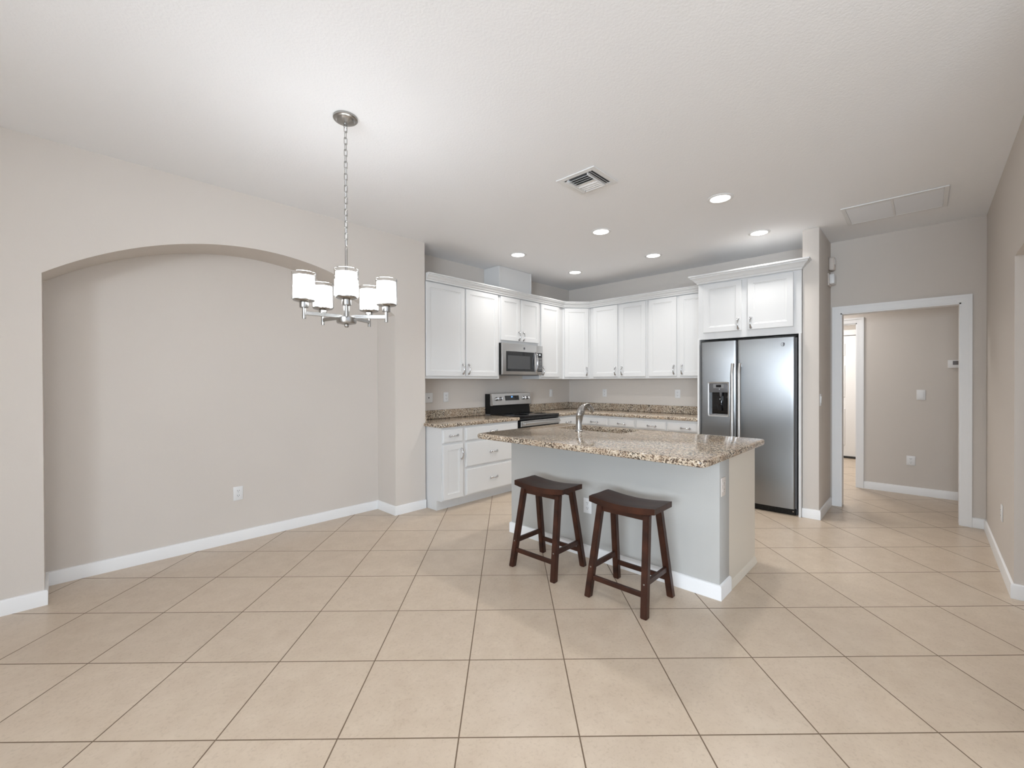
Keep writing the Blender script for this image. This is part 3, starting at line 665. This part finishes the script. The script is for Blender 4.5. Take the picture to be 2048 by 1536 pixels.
# ------------------------------------------------------------------ island
isl = thing('kitchen_island', 'pale kitchen island base under the large granite slab', 'island', (2.814, 0.92, 0))
IW = 2.70-0.92
M['island'] = mat('island_paint', (0.48, 0.475, 0.455), 0.6, spec=0.3, bump=(170, 3, 0.22, 0.002))
bm = NB(); box(bm, 0, 0.182, 0, IW, 0, 0.874, 0.004, 2); obj('knee_wall', bm, 'island', isl)
bm = NB(); box(bm, 0.200, 0.768, 0.034, IW-0.034, 0.06, 0.10); box(bm, 0.748, 0.768, 0.016, IW-0.016, 0.10, 0.874)
box(bm, 0.183, 0.768, 0.016, 0.034, 0.0, 0.874); box(bm, 0.183, 0.768, IW-0.034, IW-0.016, 0.0, 0.874); box(bm, 0.68, 0.70, 0.034, IW-0.034, 0, 0.06)
obj('cabinet_body', bm, 'cab', isl, 0)
M['panel'] = mat('cream_panel_paint', (0.69, 0.63, 0.54), 0.4, bump=(40, 2, 0.03, 0.001))
bm = NB(); box(bm, 0.183, 0.772, 0.003, 0.016, 0.0, 0.874, 0.0015, 1); obj('end_panel', bm, 'panel', isl, label='cream end panel')
bm = NB(); box(bm, 0.183, 0.772, IW-0.016, IW-0.003, 0.0, 0.874, 0.0015, 1); obj('end_panel', bm, 'panel', isl, label='cream end panel')
bm = NB(); sweep(bm, [(0.775, 0.003), (0.183, 0.003)][::-1], [(0, 0), (0.016, 0), (0.015, 0.008), (0.010, 0.016), (0.008, 0.030), (0.003, 0.040), (0, 0.044)]); obj('shoe_molding', bm, 'panel', isl)
bm = NB(); sweep(bm, [(0.182, IW), (0.0, IW), (0.0, 0.0), (0.182, 0.0)], BB); obj('baseboard', bm, 'trim', isl)
for i in range(3):                                       # doors on the working side, facing the fridge
    w_ = (IW-0.06)/3
    o = obj('door', shaker(w_-0.02, 0.72), 'cab', isl, 30); o.location = (0.768, 0.04+w_*i, 0.11); o.rotation_euler = (0, 0, PI/2)
    pull(o, w_-0.06, 0.62)
SK = (3.215, 3.545, 1.815, 2.495)                        # sink cut-out x0 x1 y0 y1
bm = NB(); slab(bm, rrect(2.415, 3.640, 0.862, 2.735, 0.045), 0.876, 0.920, 0.015, hole=rrect(*SK, 0.05)[::1])
tag(obj('island_countertop', bm, 'granite'), 'large granite island countertop with a sink cut into it', 'countertop')
# undermount sink
sk = thing('sink', 'double-bowl stainless sink set under the island countertop', 'sink', ((SK[0]+SK[1])/2, (SK[2]+SK[3])/2, 0.70))
hx_, hy_ = (SK[1]-SK[0])/2+0.008, (SK[3]-SK[2])/2+0.008
ym = 0.02
for ya, yb in ((-hy_, ym-0.012), (ym+0.012, hy_)):
    bm = NB(); rr_ = [rrect(-hx_-0.012, hx_+0.012, ya-(0.012 if ya < -0.1 else 0.010), yb+(0.012 if yb > 0.1 else 0.010), 0.05), rrect(-hx_, hx_, ya, yb, 0.05), rrect(-hx_+0.01, hx_-0.01, ya+0.01, yb-0.01, 0.05), rrect(-hx_+0.035, hx_-0.035, ya+0.035, yb-0.035, 0.04)]
    zz = [0.172, 0.172, 0.02, 0.0]
    if True: zz[0] = zz[1] = 0.1745
    lo = [[bm.verts.new((x, y, z)) for x, y in f] for f, z in zip(rr_, zz)]
    for a, b in zip(lo, lo[1:]):
        for i in range(len(a)): bm.faces.new((a[i], a[(i+1) % len(a)], b[(i+1) % len(a)], b[i]))
    bm.faces.new(lo[-1])
    bw = obj('bowl', bm, 'sinksteel', sk, 40)
    bm = NB(); lathe(bm, [(0.045, 0.001), (0.045, 0.004), (0.034, 0.005), (0.030, 0.002), (0, 0.002)], 24, (0, (ya+yb)/2, 0)); obj('drain', bm, 'chrome', bw)
bm = NB(); tube(bm, [(-hx_+0.01+(2*hx_-0.02)*i/16, ym, 0.150+0.02*(abs(i/8-1)**4)) for i in range(17)], 0.012, 10); obj('divider', bm, 'sinksteel', sk)
# faucet
fa = thing('faucet', 'brushed nickel single-handle faucet beside the island sink', 'faucet', (3.128, 2.185, 0.9205), math.radians(-12))
bm = NB(); lathe(bm, [(0.030, 0), (0.030, 0.006), (0.0265, 0.010), (0.0255, 0.012), (0.0255, 0.135), (0.0265, 0.137), (0.0265, 0.141), (0.0245, 0.143), (0.024, 0.155), (0.018, 0.168), (0, 0.172)], 28); obj('body', bm, 'nickel', fa)
bm = NB(); pts = [(0.0, 0, 0.145), (0.008, 0, 0.172), (0.026, 0, 0.195), (0.055, 0, 0.212), (0.090, 0, 0.216), (0.125, 0, 0.205), (0.150, 0, 0.182), (0.158, 0, 0.165)]
tube(bm, pts, [0.023, 0.023, 0.022, 0.021, 0.020, 0.020, 0.021, 0.020], 16)
sp = obj('spout', bm, 'nickel', fa)
bm = NB(); tube(bm, [(0.156, 0, 0.168), (0.159, 0, 0.158)], 0.015, 14); obj('spray_tip', bm, 'rubber', sp)
bm = NB(); tube(bm, [(0.020, -0.012, 0.172), (0.045, -0.014, 0.222), (0.080, -0.014, 0.234), (0.120, -0.013, 0.228)], [0.010, 0.010, 0.009, 0.007], 10, flat=[1.6]*4); obj('lever', bm, 'nickel', fa)
bm = NB(); prism(bm, [(0.024, -0.006, 0.05), (0.026, -0.008, 0.15), (0.075, -0.008, 0.192), (0.045, -0.006, 0.125)], (0, 0.014, 0)); obj('neck_web', bm, 'nickel', fa, 20)

# ------------------------------------------------------------------ stools
def make_stool(label):
    t = thing('bar_stool', label, 'stool', (0, 0, 0), 0, 'saddle-seat stools at the island')
    L, Wd, T = 0.445, 0.235, 0.040                         # length along y, width along x
    bm = NB(); ny, nx = 24, 6
    def top(y): return 0.598 + 0.022*(2*abs(y)/L)**2 - 0.004*(2*abs(y)/L)**6
    G = []
    for side in (0, 1):
        g = []
        for j in range(ny+1):
            y = -L/2 + L*j/ny
            row = []
            for i in range(nx+1):
                u = i/nx*2-1; x = u*Wd/2
                zt = top(y) + (0.004*u*u) - 0.004*(abs(u)**8)
                zb = 0.560 + 0.022*(2*abs(y)/L)**2
                row.append(bm.verts.new((x, y, zt if side == 0 else zb)))
            g.append(row)
        G.append(g)
    for side in (0, 1):
        for j in range(ny):
            for i in range(nx): bm.faces.new((G[side][j][i], G[side][j][i+1], G[side][j+1][i+1], G[side][j+1][i]))
    for j in range(ny):
        for i in (0, nx): bm.faces.new((G[0][j][i], G[0][j+1][i], G[1][j+1][i], G[1][j][i]))
    for i in range(nx):
        for j in (0, ny): bm.faces.new((G[0][j][i], G[0][j][i+1], G[1][j][i+1], G[1][j][i]))
    obj('seat', bm, 'wood', t, 40)
    legs = {}
    for sx in (-1, 1):
        for sy in (-1, 1):
            b0 = Vector((sx*0.176, sy*0.190, 0.0)); b1 = Vector((sx*0.078, sy*0.158, 0.566)); h = 0.020
            bm = NB(); vs = []
            for p, z in ((b0, 0.0), (b1, 0.566)): vs.append([bm.verts.new((p.x+a*h, p.y+b*h, z)) for a, b in ((-1, -1), (1, -1), (1, 1), (-1, 1))])
            for i in range(4): bm.faces.new((vs[0][i], vs[0][(i+1) % 4], vs[1][(i+1) % 4], vs[1][i]))
            bm.faces.new(vs[0][::-1]); bm.faces.new(vs[1])
            bmesh.ops.bevel(bm, geom=bm.edges[:], offset=0.004, segments=2, affect='EDGES')
            lg = obj('leg', bm, 'wood', t, 40); legs[(sx, sy)] = (b0, b1, lg)
    def at(sx, sy, z):
        b0, b1, _ = legs[(sx, sy)]; return b0.lerp(b1, z/0.566)
    for sx in (-1, 1):                                     # low stretchers along the length
        p, q = at(sx, -1, 0.120), at(sx, 1, 0.120)
        bm = NB(); box(bm, p.x-0.010, p.x+0.010, p.y+0.017, q.y-0.017, 0.105, 0.135, 0.003, 1); obj('stretcher', bm, 'wood', t)
    for sy in (-1, 1):                                     # higher stretchers at the ends
        p, q = at(-1, sy, 0.185), at(1, sy, 0.185)
        bm = NB(); box(bm, p.x+0.016, q.x-0.016, p.y-0.010, p.y+0.010, 0.168, 0.202, 0.003, 1); obj('stretcher', bm, 'wood', t)
        for sx in (-1, 1):
            c = at(sx, sy, 0.185)
            bm = NB(); lathe(bm, [(0.0055, 0.0), (0.0055, 0.002), (0.003, 0.003), (0, 0.003)], 12, axis='X')
            o = obj('bolt', bm, 'nickel', legs[(sx, sy)][2], label='small metal bolt head'); o.location = (c.x + sx*0.0195, c.y, 0.185); o.rotation_euler = (0, 0, PI if sx < 0 else 0)
    for sx in (-1, 1):                                     # aprons under the seat
        bm = NB(); p = at(sx, -1, 0.545); q = at(sx, 1, 0.545)
        box(bm, p.x-0.008, p.x+0.008, p.y+0.017, q.y-0.017, 0.528, 0.560, 0.002, 1); obj('apron', bm, 'wood', t)
    return t
s1 = make_stool('dark mahogany saddle-seat stool farther from the camera, left of the outlet'); s1.location = (2.474, 2.006, 0); s1.rotation_euler = (0, 0, math.radians(0.5))
s2 = s1.copy(); COL.objects.link(s2); s2.location = (2.476, 1.348, 0); s2.rotation_euler = (0, 0, 0)
s2['label'] = 'dark mahogany saddle-seat stool nearer the camera, right of the other stool'
for ch in list(s1.children):
    c = ch.copy(); COL.objects.link(c); c.parent = s2
    for g in ch.children:
        d = g.copy(); COL.objects.link(d); d.parent = c

# ------------------------------------------------------------------ chandelier
chd = thing('chandelier', 'five-light brushed nickel chandelier hanging on a chain', 'chandelier', (1.126, 2.365, 0), math.radians(-43.3))
bm = NB(); lathe(bm, [(0, H-0.001), (0.066, H-0.001), (0.066, H-0.012), (0.062, H-0.016), (0.052, H-0.018), (0.046, H-0.026), (0.018, H-0.034), (0.010, H-0.036), (0.010, H-0.044), (0, H-0.046)], 40); cn = obj('canopy', bm, 'nickel', chd)
bm = NB(); tube(bm, [(0.009*math.cos(a), 0, H-0.050+0.009*math.sin(a)) for a in [2*PI*i/16 for i in range(16)]], 0.0022, 8, closed=True); obj('canopy_loop', bm, 'nickel', cn)
bm = NB(); pts = []
for i in range(24):
    a = 2*PI*i/24; pts.append((0.0085*math.cos(a), 0, 0.012*(1 if math.sin(a) > 0 else -1)*(abs(math.sin(a)) > 1e-6) + 0.0085*math.sin(a)))
tube(bm, pts, 0.0021, 8, closed=True)
lk = obj('chain_link', bm, 'nickel', chd); z = H-0.066; zs_ = []
while z > 2.125: zs_.append(z); z -= 0.0335
for i, z in enumerate(zs_):
    o = lk if i == 0 else share('chain_link', lk.data, None, chd)
    o.location = (0, 0, z); o.rotation_euler = (0, 0, math.radians(45 + 90*(i % 2)))
bm = NB(); tube(bm, [(0.003, 0.003, H-0.05), (0.0035, -0.002, 2.6), (-0.003, 0.003, 2.35), (0.001, 0, 2.11)], 0.0018, 6); obj('cord', bm, 'filter', chd)
bm = NB(); lathe(bm, [(0, 2.118), (0.005, 2.116), (0.007, 2.108), (0.007, 1.90), (0.015, 1.885), (0.0155, 1.715), (0, 1.715)], 24); obj('stem', bm, 'nickel', chd)
bm = NB(); lathe(bm, [(0, 1.722), (0.046, 1.722), (0.053, 1.716), (0.053, 1.690), (0.050, 1.684), (0.012, 1.676), (0.012, 1.668), (0.008, 1.662), (0, 1.662)], 40); obj('hub', bm, 'nickel', chd)
for k in range(5):
    a = 2*PI*k/5
    bm = NB(); box(bm, 0.030, 0.222, -0.0065, 0.0065, 1.712, 1.732, 0.0015, 1); tube(bm, [(0.222, 0, 1.692), (0.222, 0, 1.755)], 0.0092, 14)
    ar = obj('arm', bm, 'nickel', chd); ar.rotation_euler = (0, 0, a)
    bm = NB(); lathe(bm, [(0, 1.750), (0.021, 1.750), (0.0225, 1.754), (0.0225, 1.778), (0.030, 1.780), (0.052, 1.786), (0.055, 1.789), (0.055, 1.795), (0, 1.795)], 32, (0.222, 0, 0))
    for q in range(16):
        b_ = 2*PI*q/16; lathe(bm, [(0.0035, 1.794), (0.0035, 1.802), (0.002, 1.804), (0, 1.804)], 8, (0.222+0.0475*math.cos(b_), 0.0475*math.sin(b_), 0))
    obj('shade_holder', bm, 'nickel', ar)
    bm = NB(); lathe(bm, [(0.050, 1.797), (0.0525, 1.797), (0.0525, 1.918), (0.050, 1.918)], 36, (0.222, 0, 0)); obj('opal_liner', bm, 'shade', ar, label='glowing white opal glass liner')
    bm = NB()
    rings = [(0.0565, 1.796), (0.0565, 1.934), (0.0585, 1.936), (0.0600, 1.934), (0.0600, 1.796)]
    lathe(bm, rings + [rings[0]], 36, (0.222, 0, 0)) if False else None
    n = 40; rv = [[bm.verts.new((0.222+r*math.cos(2*PI*i/n), r*math.sin(2*PI*i/n), z)) for i in range(n)] for r, z in rings]
    for j in range(5):
        A_, B_ = rv[j], rv[(j+1) % 5]
        for i in range(n): bm.faces.new((A_[i], A_[(i+1) % n], B_[(i+1) % n], B_[i]))
    obj('glass_shade', bm, 'glass', ar, label='clear outer glass cylinder')

# ------------------------------------------------------------------ recessed ceiling lights
def make_can(label):
    t = thing('recessed_light', label, 'ceiling light', (0, 0, H), 0, 'recessed lights over the kitchen')
    bm = NB(); lathe(bm, [(0.072, -0.0005), (0.098, -0.0005), (0.098, -0.004), (0.090, -0.007), (0.079, -0.008), (0.072, -0.004)], 40); bmesh.ops.delete(bm, geom=[f for f in bm.faces if len(f.verts) > 4], context='FACES_ONLY'); obj('trim_ring', bm, 'plate', t)
    bm = NB(); lathe(bm, [(0.078, -0.002), (0.078, -0.005), (0.05, -0.0075), (0, -0.009)], 40); obj('lens', bm, 'can', t, label='bright lit lens')
    d = bpy.data.lights.new('lamp', 'AREA'); d.shape = 'DISK'; d.size = 0.15; d.energy = P['can']; d.color = (1.0, 0.98, 0.95); d.spread = 2.15
    lo_ = bpy.data.objects.new('lamp', d); COL.objects.link(lo_); lo_.parent = t; lo_.location = (0, 0, -0.012)
    return t
cans = [((3.738, 1.216), 'lit recessed light nearest the camera, largest of the six'), ((3.738, 2.340), 'middle lit recessed light of the front row, just past the square vent'),
        ((3.738, 3.465), 'leftmost lit recessed light, near the white duct cover'), ((4.880, 1.216), 'rightmost lit recessed light, in front of the fridge cabinet crown'),
        ((4.880, 2.340), 'middle lit recessed light of the row along the fridge wall'), ((4.880, 3.465), 'smallest lit recessed light, deepest in the kitchen corner')]
c0 = make_can(cans[0][1])
for i, ((x, y), lb) in enumerate(cans):
    if i == 0: r = c0
    else:
        r = c0.copy(); COL.objects.link(r); r['label'] = lb
        for ch in c0.children:
            c = ch.copy(); COL.objects.link(c); c.parent = r
    r.location = (x, y, H)

# ------------------------------------------------------------------ air vents in the ceiling
sv = thing('air_vent', 'small square louvered supply vent in the ceiling', 'vent', (2.725, 1.823, H))
bm = NB(); hw = 0.165
for (a, b, c, d) in ((-hw, hw, -hw, -hw+0.042), (-hw, hw, hw-0.042, hw), (-hw, -hw+0.042, -hw+0.042, hw-0.042), (hw-0.042, hw, -hw+0.042, hw-0.042)): box(bm, a, b, c, d, -0.008, -0.001, 0.002, 1)
obj('frame', bm, 'plate', sv)
bm = NB(); box(bm, -0.122, 0.122, -0.122, 0.122, -0.0026, -0.001); obj('duct_opening', bm, 'duct', sv, 0, 'dark duct opening')
def louver(bm, along, p, a0, a1, tilt, w=0.030):
    c, s = math.cos(tilt)*w/2, math.sin(tilt)*w/2
    zc = -0.014
    if along == 'y': prism(bm, [(p-c, a0, zc-s), (p+c, a0, zc+s), (p+c, a0, zc+s+0.0016), (p-c, a0, zc-s+0.0016)], (0, a1-a0, 0))
    else: prism(bm, [(a0, p-c, zc-s), (a0, p+c, zc+s), (a0, p+c, zc+s+0.0016), (a0, p-c, zc-s+0.0016)], (a1-a0, 0, 0))
for i in range(4):
    bm = NB(); louver(bm, 'y', -0.014-0.029*i, -0.074, 0.085, 0.62, 0.028); obj('louver', bm, 'plate', sv, 0)
for i in range(4):
    bm = NB(); louver(bm, 'y', 0.014+0.029*i, -0.074, 0.085, -0.62, 0.028); obj('louver', bm, 'plate', sv, 0)
for p in (-0.112, -0.094, 0.104):
    bm = NB(); louver(bm, 'x', p, -0.118, 0.118, 0.62 if p < 0 else -0.62, 0.022); obj('louver', bm, 'plate', sv, 0)
bm = NB(); box(bm, -0.118, 0.118, -0.080, -0.076, -0.022, -0.003); box(bm, -0.118, 0.118, 0.087, 0.091, -0.022, -0.003); obj('louver_rail', bm, 'plate', sv, 0)

ra = thing('return_grille', 'large two-panel return air grille in the ceiling', 'vent', (4.967, 0.205, H))
bm = NB(); hx_, hy_ = 0.270, 0.335
for (a, b, c, d) in ((-hx_, hx_, -hy_, -hy_+0.03), (-hx_, hx_, hy_-0.03, hy_), (-hx_, -hx_+0.03, -hy_+0.03, hy_-0.03), (hx_-0.03, hx_, -hy_+0.03, hy_-0.03), (-hx_+0.03, hx_-0.03, -0.008, 0.008)): box(bm, a, b, c, d, -0.010, -0.001, 0.002, 1)
obj('frame', bm, 'plate', ra)
for s in (-1, 1):
    bm = NB(); ya, yb = (0.009, hy_-0.031) if s > 0 else (-hy_+0.031, -0.009)
    box(bm, -hx_+0.031, hx_-0.031, ya, yb, -0.003, -0.001)
    for i in range(38):
        x = -hx_+0.036+i*(2*hx_-0.072)/37
        prism(bm, [(x-0.005, ya, -0.0032), (x+0.003, ya, -0.0082), (x+0.004, ya, -0.0076), (x-0.004, ya, -0.0028)], (0, yb-ya, 0))
    obj('louver_panel', bm, 'filter', ra, 0)

# ------------------------------------------------------------------ outlets, switches and small wall devices
def rot_for(face):      # local plate lies in x-z, facing -y
    return {'-y': 0.0, '-x': -PI/2, '+y': PI}[face]
def plate(kind, label, loc, face, w=0.072, h=0.116, group=None, cat=None, m='plate'):
    nm = {'outlet': 'wall_outlet', 'switch': 'light_switch', 'blank': 'cable_plate'}[kind]
    t = thing(nm, label, cat or {'outlet': 'outlet', 'switch': 'switch', 'blank': 'wall plate'}[kind], loc, rot_for(face), group)
    bm = NB(); box(bm, -w/2, w/2, -0.006, 0, -h/2, h/2, 0.003, 2); obj('cover_plate', bm, m, t)
    if kind == 'outlet':
        for s in (-1, 1):
            bm = NB(); prism(bm, [(x, -0.0085, z + s*0.0205) for x, z in rrect(-0.0165, 0.0165, -0.0145, 0.0145, 0.008, 4)], (0, 0.004, 0)); rc = obj('receptacle', bm, m, t)
            bm = NB()
            for sx in (-1, 1): box(bm, sx*0.0064-0.0014, sx*0.0064+0.0014, -0.009, -0.0083, s*0.0205-0.001, s*0.0205+0.0075)
            lathe(bm, [(0.0026, -0.0083), (0.0026, -0.009), (0, -0.009)], 8, (0, 0, s*0.0205-0.008), 'Y'); obj('slots', bm, 'slot', rc, 0, 'dark slots')
        bm = NB(); lathe(bm, [(0.0035, -0.006), (0.003, -0.0075), (0, -0.0075)], 10, axis='Y'); obj('screw', bm, m, t)
    elif kind == 'switch':
        bm = NB(); prism(bm, [(-0.0165, -0.006, -0.033), (-0.0165, -0.0085, -0.033), (-0.0165, -0.012, 0.033), (-0.0165, -0.006, 0.033)], (0.033, 0, 0)); obj('rocker', bm, m, t, 0)
    else:
        bm = NB(); lathe(bm, [(0.007, -0.006), (0.007, -0.011), (0.004, -0.011), (0.004, -0.014), (0, -0.014)], 12, axis='Y'); obj('socket', bm, 'slot', t, label='dark round socket')
    return t
plate('outlet', 'white outlet low on the wall inside the arched niche', (1.053, YK-0.0005, 0.410), '-y')
plate('blank', 'wide white cable plate above the left counter, beside the wall end', (3.012, YK-0.0005, 1.165), '-y', 0.115, 0.116)
plate('outlet', 'white outlet above the left granite counter, left of the range', (3.268, YK-0.0005, 1.167), '-y')
plate('switch', 'white switch above the backsplash, right of the range', (5.318, YK-0.0005, 1.172), '-y')
plate('outlet', 'white outlet above the counter behind the faucet, near the kitchen corner', (XF-0.0005, 3.570, 1.173), '-x')
plate('outlet', 'white outlet above the counter closest to the fridge', (XF-0.0005, 2.434, 1.178), '-x')
plate('outlet', 'white outlet on the long island side between the two stools', (2.8135, 1.884, 0.396), '-x')
plate('outlet', 'cream outlet on the short end of the island', (2.868, 0.9195, 0.692), '-y', m='beigeplastic')
plate('switch', 'white light switch on the hall wall seen through the doorway', (HX-0.0005, 0.043, 1.182), '-x', 0.076, 0.118)
plate('outlet', 'white outlet low on the hall wall seen through the doorway', (HX-0.0005, 0.129, 0.400), '-x', 0.078, 0.112)
plate('outlet', 'white outlet seen edge-on low on the right wall', (4.640, YR+0.0005, 0.405), '+y')
plate('switch', 'switch seen edge-on upon the wall strip beside the fridge', (5.160, 0.7495, 1.165), '-y')
th = thing('thermostat', 'white thermostat with a dark screen on the hall wall', 'thermostat', (HX-0.0005, -0.262, 1.535), -PI/2)
bm = NB(); box(bm, -0.085, 0.085, -0.028, 0, -0.045, 0.045, 0.006, 2); obj('case', bm, 'plate', th)
bm = NB(); box(bm, -0.045, 0.060, -0.030, -0.026, -0.010, 0.034, 0.001, 1); obj('screen', bm, 'lcd', th, label='dark screen')
ms = thing('motion_sensor', 'slim motion sensor high in the corner above the doorway', 'sensor', (5.700, 0.750, 2.592), 0)
bm = NB(); box(bm, -0.045, 0.045, -0.050, 0.0, -0.070, 0.070, 0.016, 3); obj('case', bm, 'beigeplastic', ms)
bm = NB(); box(bm, -0.026, 0.026, -0.054, -0.046, -0.010, 0.045, 0.004, 2); obj('lens', bm, 'plate', ms)
al = thing('alarm_box', 'square alarm sounder box just below the motion sensor', 'alarm', (5.672, 0.750, 2.422), 0)
bm = NB(); box(bm, -0.075, 0.075, -0.012, 0.0, -0.068, 0.060, 0.004, 2); obj('back_plate', bm, 'beigeplastic', al)
bm = NB(); box(bm, -0.055, 0.055, -0.055, -0.012, -0.050, 0.052, 0.008, 2); obj('case', bm, 'plate', al)
